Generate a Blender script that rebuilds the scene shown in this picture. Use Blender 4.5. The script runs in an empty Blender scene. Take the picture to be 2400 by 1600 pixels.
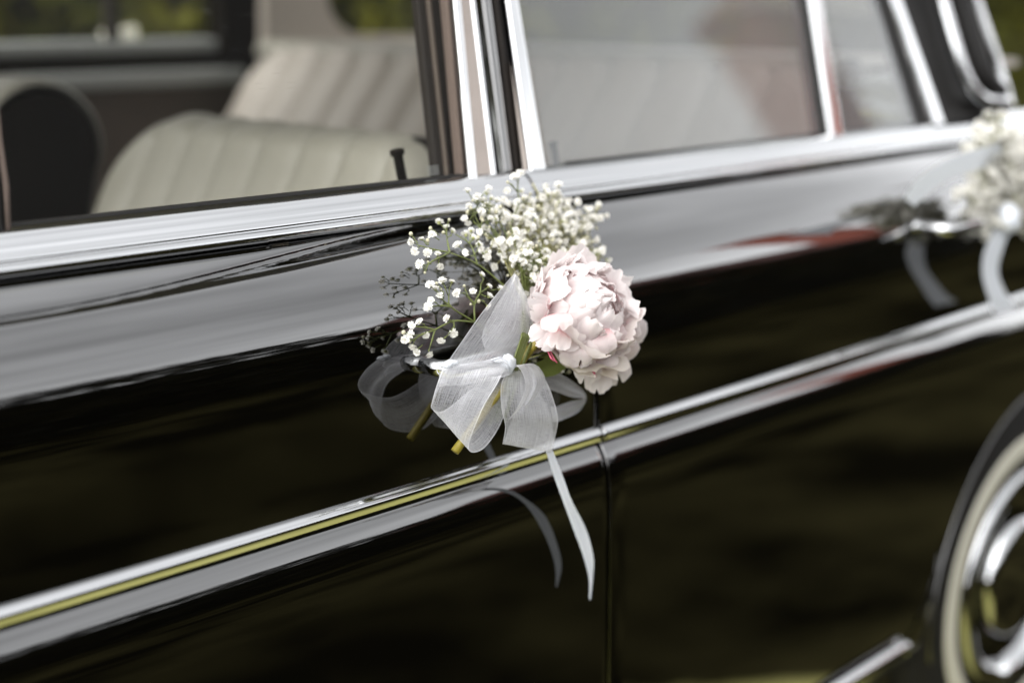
import bpy, math, random
from mathutils import Vector as V, Matrix, noise
R_ = math.radians
S = bpy.context.scene
COL = S.collection
rnd = random.Random(7)

# ------------------------------------------------------------------ camera
F_PX = 2400 * 50 / 36.0                       # 50 mm lens, in photo pixels
YAW, PITCH = R_(44.797), R_(13.333)
CF = V((math.sin(YAW) * math.cos(PITCH), math.cos(YAW) * math.cos(PITCH), -math.sin(PITCH)))
CR = V((math.cos(YAW), -math.sin(YAW), 0))
CU = CR.cross(CF)
def ray(px, py): return CF + CR * ((px - 1200) / F_PX) + CU * ((800 - py) / F_PX)
CAM = V((0, 0, .66)) - ray(1403, 1023) * 1.5  # the door gap meets the side moulding at (0, 0, .66)
def PY(px, py, y):                            # point on the upright plane y = const (along the car)
    r = ray(px, py); return CAM + r * ((y - CAM.y) / r.y)
def PX(px, py, x):                            # point on the plane x = const (across the car)
    r = ray(px, py); return CAM + r * ((x - CAM.x) / r.x)
cd = bpy.data.cameras.new('camera'); cam = bpy.data.objects.new('camera', cd); COL.objects.link(cam)
cd.lens = 50; cd.sensor_width = 36; cd.sensor_fit = 'HORIZONTAL'; cd.clip_start = .02; cd.clip_end = 400
m = Matrix((CR, CU, -CF)).transposed().to_4x4(); m.translation = CAM; cam.matrix_world = m
cd.dof.use_dof = True; cd.dof.focus_distance = 1.285; cd.dof.aperture_fstop = 1.8
S.camera = cam

# ------------------------------------------------------------------ sky, sun, exposure
w = bpy.data.worlds.new('World'); S.world = w; w.use_nodes = True
nt = w.node_tree; nt.nodes.clear()
SUN_EL, SUN_AZ = R_(52), R_(262)
sky = nt.nodes.new('ShaderNodeTexSky'); sky.sky_type = 'NISHITA'; sky.sun_disc = False
sky.sun_elevation = SUN_EL; sky.sun_rotation = SUN_AZ; sky.dust_density = 1.5; sky.air_density = 1.0
hs = nt.nodes.new('ShaderNodeHueSaturation'); hs.inputs['Saturation'].default_value = .06
bg = nt.nodes.new('ShaderNodeBackground'); bg.inputs['Strength'].default_value = .15
ow = nt.nodes.new('ShaderNodeOutputWorld')
tc = nt.nodes.new('ShaderNodeTexCoord')
cn = nt.nodes.new('ShaderNodeTexNoise'); cn.inputs['Scale'].default_value = 2.2; cn.inputs['Detail'].default_value = 4
cm = nt.nodes.new('ShaderNodeMapRange'); cm.inputs['From Min'].default_value = .3; cm.inputs['From Max'].default_value = .7
cm.inputs['To Min'].default_value = .72; cm.inputs['To Max'].default_value = 1.28
mx = nt.nodes.new('ShaderNodeVectorMath'); mx.operation = 'SCALE'
L = nt.links.new
cmp = nt.nodes.new('ShaderNodeMapping'); cmp.inputs['Scale'].default_value = (1, 1, 2.6)
L(tc.outputs['Generated'], cmp.inputs[0]); L(cmp.outputs[0], cn.inputs['Vector']); L(cn.outputs['Fac'], cm.inputs['Value'])
L(sky.outputs[0], hs.inputs['Color']); L(hs.outputs[0], mx.inputs[0]); L(cm.outputs[0], mx.inputs['Scale'])
L(mx.outputs[0], bg.inputs['Color']); L(bg.outputs[0], ow.inputs['Surface'])
sd = bpy.data.lights.new('sun', 'SUN'); sun = bpy.data.objects.new('sun', sd); COL.objects.link(sun)
sd.energy = .5; sd.angle = R_(70); sd.color = (1, .98, .95)
sdir = V((math.sin(SUN_AZ) * math.cos(SUN_EL), math.cos(SUN_AZ) * math.cos(SUN_EL), math.sin(SUN_EL)))
sun.rotation_euler = sdir.to_track_quat('Z', 'Y').to_euler()
S.view_settings.view_transform = 'Standard'; S.view_settings.look = 'None'
S.view_settings.exposure = 2.1; S.view_settings.gamma = 1
S.cycles.transparent_max_bounces = 32; S.cycles.max_bounces = 12

# ------------------------------------------------------------------ materials
ALB = .60                                     # overall albedo scale that goes with the exposure
def al(c): return tuple(q * ALB for q in c)
def new_mat(name):
    m = bpy.data.materials.new(name); m.use_nodes = True
    return m, m.node_tree, m.node_tree.nodes['Principled BSDF']
def simple(name, col, rough=.5, metal=0, noise_amt=0, nscale=40, bump=0, **kw):
    m, t, b = new_mat(name); col = col if metal else al(col)
    b.inputs['Base Color'].default_value = (*col, 1); b.inputs['Roughness'].default_value = rough
    b.inputs['Metallic'].default_value = metal
    for k, v in kw.items(): b.inputs[k].default_value = v
    if noise_amt or bump:
        g = t.nodes.new('ShaderNodeNewGeometry')
        n = t.nodes.new('ShaderNodeTexNoise'); n.inputs['Scale'].default_value = nscale; n.inputs['Detail'].default_value = 5
        t.links.new(g.outputs['Position'], n.inputs['Vector'])
    if noise_amt:
        mm = t.nodes.new('ShaderNodeMix'); mm.data_type = 'RGBA'
        mm.inputs[6].default_value = (*[c * (1 - noise_amt) for c in col], 1)
        mm.inputs[7].default_value = (*[min(1, c * (1 + noise_amt)) for c in col], 1)
        t.links.new(n.outputs['Fac'], mm.inputs[0]); t.links.new(mm.outputs[2], b.inputs['Base Color'])
    if bump:
        bp = t.nodes.new('ShaderNodeBump'); bp.inputs['Strength'].default_value = bump; bp.inputs['Distance'].default_value = .002
        t.links.new(n.outputs['Fac'], bp.inputs['Height']); t.links.new(bp.outputs[0], b.inputs['Normal'])
    return m

def paint_mat():
    m, t, b = new_mat('black_paint')
    b.inputs['Base Color'].default_value = (.0007, .0006, .0004, 1)
    b.inputs['Roughness'].default_value = .045; b.inputs['IOR'].default_value = 1.72
    b.inputs['Coat Weight'].default_value = 1; b.inputs['Coat IOR'].default_value = 1.72
    b.inputs['Coat Roughness'].default_value = .02
    g = t.nodes.new('ShaderNodeNewGeometry')
    n = t.nodes.new('ShaderNodeTexNoise'); n.inputs['Scale'].default_value = 9; n.inputs['Detail'].default_value = 2
    bp = t.nodes.new('ShaderNodeBump'); bp.inputs['Strength'].default_value = .06; bp.inputs['Distance'].default_value = .003
    t.links.new(g.outputs['Position'], n.inputs['Vector']); t.links.new(n.outputs['Fac'], bp.inputs['Height'])
    t.links.new(bp.outputs[0], b.inputs['Normal']); t.links.new(bp.outputs[0], b.inputs['Coat Normal'])
    return m
M = {}
M['paint'] = paint_mat()
M['chrome'] = simple('chrome', (.48, .485, .49), .07, 1)
M['dull_chrome'] = simple('dull_chrome', (.4, .39, .38), .2, 1)
M['beige_chrome'] = simple('pillar_plate', (.27, .235, .21), .25, 1, .15, 30)  # chrome with the beige it reflects put into its colour
M['rubber'] = simple('black_rubber', (.007, .006, .005), .6, **{'Specular IOR Level': .25})
M['satin_paint'] = simple('satin_black_paint', (.006, .005, .004), .20, **{'IOR': 1.8})  # rougher satin black, so the lip catches less sky than the body paint
M['gap'] = simple('dark_gap', (.004, .004, .004), .9)
M['felt'] = simple('tan_felt', (.13, .095, .075), .95, 0, .35, 900, .6)
M['trim_brown'] = simple('brown_trim', (.014, .010, .0075), .7, 0, .2, 30, **{'Specular IOR Level': .2})
M['seat'] = simple('sage_leather', (.33, .315, .27), .5, 0, .06, 60, .15)
M['seat_tan'] = simple('tan_leather', (.46, .41, .36), .5, 0, .06, 60, .15)
M['seat_dark'] = simple('dark_leather', (.007, .005, .003), .7, 0, .2, 30, **{'Specular IOR Level': .05})
M['door_card'] = simple('door_card', (.075, .053, .038), .7, 0, .15, 20)
M['cap_grey'] = simple('grey_capping', (.30, .31, .30), .35)
M['headlining'] = simple('headlining', (.4, .38, .33), .9)
M['carpet'] = simple('dark_carpet', (.03, .027, .024), .95)
M['tyre'] = simple('tyre_rubber', (.008, .007, .006), .7, 0, .2, 50, **{'Specular IOR Level': .25})
M['whitewall'] = simple('whitewall', (.64, .615, .51), .5, 0, .08, 30)
M['stem'] = simple('green_stem', (.15, .18, .04), .5, 0, .25, 120)
M['stem_pale'] = simple('pale_stem', (.36, .34, .14), .55, 0, .25, 200)
M['thick_stem'] = simple('yellow_green_stem', (.36, .29, .04), .45, 0, .2, 90)
M['calyx'] = simple('calyx', (.36, .38, .13), .6)
M['bud'] = simple('bud', (.60, .57, .40), .6, 0, .12, 300)
M['magenta'] = simple('magenta_fleck', (.55, .08, .15), .5)

def thin(name, col, trans=.4, rough=.6, base=None, tip=None, vein=0):
    """petal-like sheet: diffuse + translucent; UV.x runs from base to tip"""
    if not base and name not in ('floret_white', 'white_satin'): col = al(col)
    m = bpy.data.materials.new(name); m.use_nodes = True; t = m.node_tree; t.nodes.clear()
    o = t.nodes.new('ShaderNodeOutputMaterial'); d = t.nodes.new('ShaderNodeBsdfDiffuse'); tr = t.nodes.new('ShaderNodeBsdfTranslucent')
    mix = t.nodes.new('ShaderNodeMixShader'); mix.inputs[0].default_value = trans
    t.links.new(d.outputs[0], mix.inputs[1]); t.links.new(tr.outputs[0], mix.inputs[2])
    gl = t.nodes.new('ShaderNodeBsdfGlossy'); gl.inputs['Roughness'].default_value = rough
    mg = t.nodes.new('ShaderNodeMixShader'); mg.inputs[0].default_value = .04
    t.links.new(mix.outputs[0], mg.inputs[1]); t.links.new(gl.outputs[0], mg.inputs[2]); t.links.new(mg.outputs[0], o.inputs[0])
    if base:
        uv = t.nodes.new('ShaderNodeUVMap'); sep = t.nodes.new('ShaderNodeSeparateXYZ'); t.links.new(uv.outputs[0], sep.inputs[0])
        r = t.nodes.new('ShaderNodeValToRGB'); e = r.color_ramp.elements
        e[0].position = .02; e[0].color = (*base, 1); e[1].position = .95; e[1].color = (*tip, 1)
        k = e.new(.52); k.color = (*col, 1)
        oi = t.nodes.new('ShaderNodeObjectInfo'); ad = t.nodes.new('ShaderNodeMath'); ad.operation = 'MULTIPLY_ADD'
        ad.inputs[1].default_value = .35; ad.inputs[2].default_value = -.12
        a2 = t.nodes.new('ShaderNodeMath'); a2.operation = 'ADD'
        t.links.new(oi.outputs['Random'], ad.inputs[0]); t.links.new(ad.outputs[0], a2.inputs[0]); t.links.new(sep.outputs[0], a2.inputs[1])
        t.links.new(a2.outputs[0], r.inputs[0])
        for s in (d, tr): t.links.new(r.outputs[0], s.inputs['Color'])
        mp = t.nodes.new('ShaderNodeMapping'); mp.inputs['Scale'].default_value = (2.5, 45, 1)
        n = t.nodes.new('ShaderNodeTexNoise'); n.inputs['Scale'].default_value = 1; n.inputs['Detail'].default_value = 3
        bp = t.nodes.new('ShaderNodeBump'); bp.inputs['Strength'].default_value = .35; bp.inputs['Distance'].default_value = .001
        t.links.new(uv.outputs[0], mp.inputs[0]); t.links.new(mp.outputs[0], n.inputs['Vector']); t.links.new(n.outputs['Fac'], bp.inputs['Height'])
        for s in (d, tr): t.links.new(bp.outputs[0], s.inputs['Normal'])
    else:
        for s in (d, tr): s.inputs['Color'].default_value = (*col, 1)
    return m
M['petal'] = thin('peony_petal', (.73, .63, .62), .55, .5, (.72, .31, .34), (.78, .725, .715))
M['floret'] = thin('floret_white', (.80, .785, .74), .35)
M['leaf'] = thin('green_leaf', (.24, .30, .06), .3)
M['satin'] = thin('white_satin', (.76, .79, .84), .35, .35)

def organza(name, alpha, col):
    m = bpy.data.materials.new(name); m.use_nodes = True; t = m.node_tree; t.nodes.clear(); L = t.links.new
    o = t.nodes.new('ShaderNodeOutputMaterial'); d = t.nodes.new('ShaderNodeBsdfDiffuse'); tr = t.nodes.new('ShaderNodeBsdfTranslucent')
    d.inputs['Color'].default_value = (*col, 1); tr.inputs['Color'].default_value = (*col, 1)
    mix = t.nodes.new('ShaderNodeMixShader'); mix.inputs[0].default_value = .4
    L(d.outputs[0], mix.inputs[1]); L(tr.outputs[0], mix.inputs[2])
    tp = t.nodes.new('ShaderNodeBsdfTransparent'); m2 = t.nodes.new('ShaderNodeMixShader')
    L(tp.outputs[0], m2.inputs[1]); L(mix.outputs[0], m2.inputs[2]); L(m2.outputs[0], o.inputs[0])
    uv = t.nodes.new('ShaderNodeUVMap')
    fac = None
    for sc, amp in (((5, 110, 1), .55), ((160, 8, 1), .22)):
        mp = t.nodes.new('ShaderNodeMapping'); mp.inputs['Scale'].default_value = sc
        n = t.nodes.new('ShaderNodeTexNoise'); n.inputs['Scale'].default_value = 1; n.inputs['Detail'].default_value = 2
        L(uv.outputs[0], mp.inputs[0]); L(mp.outputs[0], n.inputs['Vector'])
        a = t.nodes.new('ShaderNodeMath'); a.operation = 'MULTIPLY_ADD'; a.inputs[1].default_value = amp * 1.6
        a.inputs[2].default_value = -amp * .8
        L(n.outputs['Fac'], a.inputs[0])
        if fac is None: fac = a
        else:
            s = t.nodes.new('ShaderNodeMath'); s.operation = 'ADD'; L(fac.outputs[0], s.inputs[0]); L(a.outputs[0], s.inputs[1]); fac = s
    # woven border: the selvedge is denser
    sp = t.nodes.new('ShaderNodeSeparateXYZ'); L(uv.outputs[0], sp.inputs[0])
    e1 = t.nodes.new('ShaderNodeMath'); e1.operation = 'SUBTRACT'; e1.inputs[1].default_value = .5; L(sp.outputs[1], e1.inputs[0])
    e2 = t.nodes.new('ShaderNodeMath'); e2.operation = 'ABSOLUTE'; L(e1.outputs[0], e2.inputs[0])
    e3 = t.nodes.new('ShaderNodeMapRange'); e3.inputs['From Min'].default_value = .475; e3.inputs['From Max'].default_value = .49
    e3.inputs['To Max'].default_value = .35; L(e2.outputs[0], e3.inputs['Value'])
    s = t.nodes.new('ShaderNodeMath'); s.operation = 'ADD'; L(fac.outputs[0], s.inputs[0]); L(e3.outputs[0], s.inputs[1])
    lw = t.nodes.new('ShaderNodeLayerWeight'); lw.inputs['Blend'].default_value = .35
    s2 = t.nodes.new('ShaderNodeMath'); s2.operation = 'MULTIPLY_ADD'; s2.inputs[1].default_value = .55
    L(lw.outputs['Facing'], s2.inputs[0]); L(s.outputs[0], s2.inputs[2])
    s3 = t.nodes.new('ShaderNodeMath'); s3.operation = 'ADD'; s3.use_clamp = True; s3.inputs[1].default_value = alpha; L(s2.outputs[0], s3.inputs[0])
    L(s3.outputs[0], m2.inputs[0])
    return m
M['organza'] = organza('organza', .31, (.76, .76, .79))
M['organza_dense'] = organza('organza_dense', .66, (.76, .78, .81))

def glass(name, tint, haze, scratch=False, refl=1.0):
    m = bpy.data.materials.new(name); m.use_nodes = True; t = m.node_tree; t.nodes.clear(); L = t.links.new
    o = t.nodes.new('ShaderNodeOutputMaterial'); tp = t.nodes.new('ShaderNodeBsdfTransparent'); tp.inputs[0].default_value = (*tint, 1)
    gl = t.nodes.new('ShaderNodeBsdfGlossy'); gl.inputs['Roughness'].default_value = .01
    fr = t.nodes.new('ShaderNodeFresnel'); fr.inputs['IOR'].default_value = 1.52
    mu = t.nodes.new('ShaderNodeMath'); mu.operation = 'MULTIPLY'; mu.inputs[1].default_value = refl; mu.use_clamp = True
    L(fr.outputs[0], mu.inputs[0])
    a = t.nodes.new('ShaderNodeMixShader'); L(mu.outputs[0], a.inputs[0]); L(tp.outputs[0], a.inputs[1]); L(gl.outputs[0], a.inputs[2])
    df = t.nodes.new('ShaderNodeBsdfDiffuse'); df.inputs[0].default_value = (.44, .455, .455, 1)
    tl = t.nodes.new('ShaderNodeBsdfTranslucent'); tl.inputs[0].default_value = (.44, .455, .455, 1)
    ds = t.nodes.new('ShaderNodeMixShader'); L(df.outputs[0], ds.inputs[1]); L(tl.outputs[0], ds.inputs[2])
    b = t.nodes.new('ShaderNodeMixShader'); L(a.outputs[0], b.inputs[1]); L(ds.outputs[0], b.inputs[2]); L(b.outputs[0], o.inputs[0])
    g = t.nodes.new('ShaderNodeNewGeometry')
    n = t.nodes.new('ShaderNodeTexNoise'); n.inputs['Scale'].default_value = 6
    mr = t.nodes.new('ShaderNodeMapRange'); mr.inputs['To Min'].default_value = haze * .8; mr.inputs['To Max'].default_value = haze * 1.2
    L(g.outputs['Position'], n.inputs['Vector']); L(n.outputs['Fac'], mr.inputs['Value'])
    out = mr
    if scratch:   # dust specks and fine dry scratches
        mp = t.nodes.new('ShaderNodeMapping'); mp.inputs['Scale'].default_value = (26, 26, 240); mp.inputs['Rotation'].default_value = (0, .25, 0)
        v = t.nodes.new('ShaderNodeTexVoronoi'); v.inputs['Scale'].default_value = 1
        L(g.outputs['Position'], mp.inputs[0]); L(mp.outputs[0], v.inputs['Vector'])
        c = t.nodes.new('ShaderNodeMapRange'); c.inputs['From Min'].default_value = .03; c.inputs['From Max'].default_value = .20
        c.inputs['To Min'].default_value = .22; c.inputs['To Max'].default_value = 0; L(v.outputs['Distance'], c.inputs['Value'])
        n2 = t.nodes.new('ShaderNodeTexNoise'); n2.inputs['Scale'].default_value = 11; L(g.outputs['Position'], n2.inputs['Vector'])
        c2 = t.nodes.new('ShaderNodeMapRange'); c2.inputs['From Min'].default_value = .55; c2.inputs['From Max'].default_value = .68; L(n2.outputs['Fac'], c2.inputs['Value'])
        pm = t.nodes.new('ShaderNodeMath'); pm.operation = 'MULTIPLY'; L(c.outputs[0], pm.inputs[0]); L(c2.outputs[0], pm.inputs[1])
        ad = t.nodes.new('ShaderNodeMath'); ad.operation = 'ADD'; L(mr.outputs[0], ad.inputs[0]); L(pm.outputs[0], ad.inputs[1]); out = ad
    L(out.outputs[0], b.inputs[0])
    return m
M['glass_clear'] = glass('clear_glass', (.95, .95, .92), .001, True, .12)
M['glass_sky_haze'] = glass('sky_haze_glass', (.93, .95, .94), .30, False, 1.7)  # pale film stands in for the sky reflection washing out these panes
M['glass_far'] = glass('far_glass', (.94, .95, .92), .0, False, .5)

def foliage_mat(name, c1, c2, c3):
    m, t, b = new_mat(name); b.inputs['Roughness'].default_value = .6; b.inputs['Specular IOR Level'].default_value = .1
    g = t.nodes.new('ShaderNodeNewGeometry'); n = t.nodes.new('ShaderNodeTexNoise'); n.inputs['Scale'].default_value = 1.6; n.inputs['Detail'].default_value = 4
    t.links.new(g.outputs['Position'], n.inputs['Vector'])
    r = t.nodes.new('ShaderNodeValToRGB'); e = r.color_ramp.elements
    e[0].position = .32; e[0].color = (*al(c1), 1); e[1].position = .70; e[1].color = (*al(c3), 1); k = e.new(.5); k.color = (*al(c2), 1)
    t.links.new(n.outputs['Fac'], r.inputs[0]); t.links.new(r.outputs[0], b.inputs['Base Color'])
    return m
M['hedge'] = foliage_mat('hedge_leaves', (.040, .046, .007), (.085, .088, .012), (.22, .21, .022))
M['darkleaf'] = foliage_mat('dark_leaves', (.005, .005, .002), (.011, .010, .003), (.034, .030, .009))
M['bark'] = simple('bark', (.05, .04, .03), .9, 0, .3, 20)

# ------------------------------------------------------------------ mesh helpers
def tag(o, label=None, cat=None, group=None, kind=None):
    if label: o['label'] = label
    if cat: o['category'] = cat
    if group: o['group'] = group
    if kind: o['kind'] = kind
    return o
def thing(name, loc, label, cat, group=None):
    o = bpy.data.objects.new(name, None); COL.objects.link(o); o.location = loc; o.empty_display_size = .05
    return tag(o, label, cat, group)
def put(o, parent):
    if parent is not None:
        o.parent = parent
        if parent.type == 'EMPTY': o.matrix_parent_inverse = Matrix.Translation(parent.location).inverted()
def link(name, me, parent=None, mat=None):
    o = bpy.data.objects.new(name, me); COL.objects.link(o)
    if mat is not None: me.materials.append(M[mat] if isinstance(mat, str) else mat)
    put(o, parent); return o
def meshdata(name, vs, fs, smooth=True, uvs=None, mids=None):
    me = bpy.data.meshes.new(name); me.from_pydata([tuple(v) for v in vs], [], fs)
    if smooth: me.polygons.foreach_set('use_smooth', [True] * len(me.polygons))
    if mids: me.polygons.foreach_set('material_index', mids)
    if uvs:
        ul = me.uv_layers.new(name='UVMap')
        for l in me.loops: ul.data[l.index].uv = uvs[l.vertex_index]
    me.update(); return me
def griddata(name, fn, nu, nv, closed_v=False, smooth=True, flip=False):
    vs, uv = [], []
    cols = nv if closed_v else nv + 1
    for i in range(nu + 1):
        for j in range(cols):
            vs.append(fn(i / nu, j / nv)); uv.append((i / nu, j / nv))
    fs = []
    for i in range(nu):
        for j in range(nv):
            a = i * cols + j; b = i * cols + (j + 1) % cols; c = (i + 1) * cols + (j + 1) % cols; d = (i + 1) * cols + j
            fs.append((a, d, c, b) if flip else (a, b, c, d))
    return meshdata(name, vs, fs, smooth, uv)
def grid(name, fn, nu, nv, mat, parent, **k): return link(name, griddata(name, fn, nu, nv, **k), parent, mat)

class MB:
    """collects tubes, boxes and balls that become one mesh"""
    def __init__(s): s.v, s.f, s.m = [], [], []
    def tube(s, pts, r, n=6, mid=0, cap=True):
        pts = [V(p) for p in pts]; N = len(pts)
        rs = r if isinstance(r, (list, tuple)) else [r] * N
        t0 = (pts[1] - pts[0]).normalized(); ref = V((0, 0, 1)) if abs(t0.z) < .9 else V((1, 0, 0))
        a = t0.cross(ref).normalized(); base = len(s.v)
        for i, p in enumerate(pts):
            t = (pts[min(i + 1, N - 1)] - pts[max(i - 1, 0)]).normalized()
            a = (a - t * a.dot(t)).normalized(); b = t.cross(a)
            for k in range(n):
                q = 2 * math.pi * k / n; s.v.append(p + (a * math.cos(q) + b * math.sin(q)) * rs[i])
        for i in range(N - 1):
            for k in range(n):
                s.f.append((base + i * n + k, base + i * n + (k + 1) % n, base + (i + 1) * n + (k + 1) % n, base + (i + 1) * n + k)); s.m.append(mid)
        if cap:
            s.f.append(tuple(base + k for k in reversed(range(n)))); s.m.append(mid)
            s.f.append(tuple(base + (N - 1) * n + k for k in range(n))); s.m.append(mid)
    def ball(s, c, r, n=6, mid=0, sq=(1, 1, 1)):
        c = V(c); base = len(s.v); s.v.append(c + V((0, 0, r * sq[2])))
        h = n // 2
        for i in range(1, h):
            th = math.pi * i / h
            for k in range(n):
                q = 2 * math.pi * k / n
                s.v.append(c + V((math.sin(th) * math.cos(q) * r * sq[0], math.sin(th) * math.sin(q) * r * sq[1], math.cos(th) * r * sq[2])))
        s.v.append(c - V((0, 0, r * sq[2]))); last = len(s.v) - 1
        for k in range(n): s.f.append((base, base + 1 + k, base + 1 + (k + 1) % n)); s.m.append(mid)
        for i in range(h - 2):
            for k in range(n):
                a = base + 1 + i * n; s.f.append((a + k, a + n + k, a + n + (k + 1) % n, a + (k + 1) % n)); s.m.append(mid)
        a = base + 1 + (h - 2) * n
        for k in range(n): s.f.append((a + k, last, a + (k + 1) % n)); s.m.append(mid)
    def box(s, lo, hi, mid=0):
        b = len(s.v)
        for x in (lo[0], hi[0]):
            for y in (lo[1], hi[1]):
                for z in (lo[2], hi[2]): s.v.append(V((x, y, z)))
        for f in ((0, 1, 3, 2), (4, 6, 7, 5), (0, 4, 5, 1), (2, 3, 7, 6), (0, 2, 6, 4), (1, 5, 7, 3)):
            s.f.append(tuple(b + k for k in f)); s.m.append(mid)
    def build(s, name, mats, parent=None, smooth=True):
        me = meshdata(name, s.v, s.f, smooth, None, s.m)
        for q in (mats if isinstance(mats, (list, tuple)) else [mats]): me.materials.append(M[q])
        return link(name, me, parent)
def bevel(o, wd, seg=2):
    b = o.modifiers.new('bevel', 'BEVEL'); b.width = wd; b.segments = seg; b.limit_method = 'ANGLE'; b.angle_limit = R_(40); return o
def lerp(a, b, t): return a + (b - a) * t
def smooth(t): t = max(0, min(1, t)); return t * t * (3 - 2 * t)
def poly(pts, t):                      # smooth curve (Catmull-Rom) through points, t in 0..1
    n = len(pts) - 1; k = min(int(t * n), n - 1); q = t * n - k
    p1, p2 = pts[k], pts[k + 1]; p0 = pts[k - 1] if k > 0 else p1 * 2 - p2; p3 = pts[k + 2] if k + 2 <= n else p2 * 2 - p1
    return (p1 * 2 + (p2 - p0) * q + (p0 * 2 - p1 * 5 + p2 * 4 - p3) * q * q + (p1 * 3 - p0 - p2 * 3 + p3) * q ** 3) * .5

# ------------------------------------------------------------------ ground and vegetation
GZ = -.15
def ground_mat():
    m, t, b = new_mat('lawn_and_dark_ground'); b.inputs['Roughness'].default_value = .9; b.inputs['Specular IOR Level'].default_value = 0; L = t.links.new
    g = t.nodes.new('ShaderNodeNewGeometry'); n = t.nodes.new('ShaderNodeTexNoise'); n.inputs['Scale'].default_value = 1.3; n.inputs['Detail'].default_value = 8
    L(g.outputs['Position'], n.inputs['Vector'])
    def ramp(p0, c0, p1, c1):
        r = t.nodes.new('ShaderNodeValToRGB'); e = r.color_ramp.elements; e[0].position = p0; e[0].color = (*al(c0), 1); e[1].position = p1; e[1].color = (*al(c1), 1)
        L(n.outputs['Fac'], r.inputs[0]); return r
    grass = ramp(.35, (.44, .42, .12), .65, (.62, .59, .22)); dark_ground = ramp(.40, (.006, .0054, .003), .66, (.050, .044, .018))  # dark ground beyond the grass is made up, so the doors reflect dark
    sp = t.nodes.new('ShaderNodeSeparateXYZ'); L(g.outputs['Position'], sp.inputs[0])
    n2 = t.nodes.new('ShaderNodeTexNoise'); n2.inputs['Scale'].default_value = 5; n2.inputs['Detail'].default_value = 6; L(g.outputs['Position'], n2.inputs['Vector'])
    ad = t.nodes.new('ShaderNodeMath'); ad.operation = 'MULTIPLY_ADD'; ad.inputs[1].default_value = .4; L(n2.outputs['Fac'], ad.inputs[0]); L(sp.outputs[1], ad.inputs[2])
    mw = t.nodes.new('ShaderNodeMapRange'); mw.interpolation_type = 'SMOOTHSTEP'; mw.inputs['From Min'].default_value = .78; mw.inputs['From Max'].default_value = 1.15
    mw.inputs['To Min'].default_value = .30; mw.inputs['To Max'].default_value = -.50; L(sp.outputs[0], mw.inputs['Value'])  # grass drawn back near the wheel so the rear door reflects dark
    a3 = t.nodes.new('ShaderNodeMath'); a3.operation = 'ADD'; L(ad.outputs[0], a3.inputs[0]); L(mw.outputs[0], a3.inputs[1]); ad = a3
    mr = t.nodes.new('ShaderNodeMapRange'); mr.inputs['From Min'].default_value = -.16; mr.inputs['From Max'].default_value = .16; L(ad.outputs[0], mr.inputs['Value'])
    mx = t.nodes.new('ShaderNodeMix'); mx.data_type = 'RGBA'; L(mr.outputs[0], mx.inputs[0]); L(dark_ground.outputs[0], mx.inputs[6]); L(grass.outputs[0], mx.inputs[7]); L(mx.outputs[2], b.inputs['Base Color'])
    return m
M['lawn'] = ground_mat()
tag(link('ground', meshdata('ground', [(-150, -150, GZ), (150, -150, GZ), (150, 150, GZ), (-150, 150, GZ)], [(0, 1, 2, 3)]), None, 'lawn'), kind='structure')

def leaves(mb, n, fn, size, seed):
    r = random.Random(seed)
    for _ in range(n):
        c = fn(r); nrm = V((r.gauss(0, 1), r.gauss(0, 1), r.gauss(.4, 1))).normalized()
        a = nrm.orthogonal().normalized(); b = nrm.cross(a); q = r.uniform(0, 6.3); s = size * r.uniform(.6, 1.3)
        u = (a * math.cos(q) + b * math.sin(q)) * s; v_ = (b * math.cos(q) - a * math.sin(q)) * s * .5
        k = len(mb.v); mb.v += [c - u, c + v_, c + u, c - v_]; mb.f.append((k, k + 1, k + 2, k + 3)); mb.m.append(0)
def hedge(name, x0, x1, y0, y1, h, n, mat, size, seed, label, cat='hedge'):
    t = thing(name, ((x0 + x1) / 2, (y0 + y1) / 2, GZ), label, cat)
    mb = MB()
    def top(x): return h * (1 + .16 * noise.noise(V((x * .55, seed, 0))) + .08 * noise.noise(V((x * 2.1, seed, 3))))
    def fn(r):
        x = r.uniform(x0, x1); e = r.random()
        z = GZ + top(x) * (r.random() ** .8 if e < .8 else r.uniform(.93, 1.04))
        y = y0 if e < .4 else (y1 if e < .6 else r.uniform(y0, y1))
        y += (r.gauss(0, .12) + .25 * noise.noise(V((x * .9, z * 1.1, seed))))
        return V((x, y, z))
    leaves(mb, n, fn, size, seed); mb.build('foliage', mat, t, False)
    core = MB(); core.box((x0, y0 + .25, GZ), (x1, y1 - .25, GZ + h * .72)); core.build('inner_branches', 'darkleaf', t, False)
    return t
hedge('hedge', -4, 16, 5.2, 6.6, 3.2, 26000, 'hedge', .075, 3, 'blurred green and yellow hedge growing beyond the black car')
hedge('hedge', -9, 14, -7.4, -6.0, 2.9, 26000, 'darkleaf', .10, 5, 'tall dark hedge across the lawn on the camera side of the car')

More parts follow.
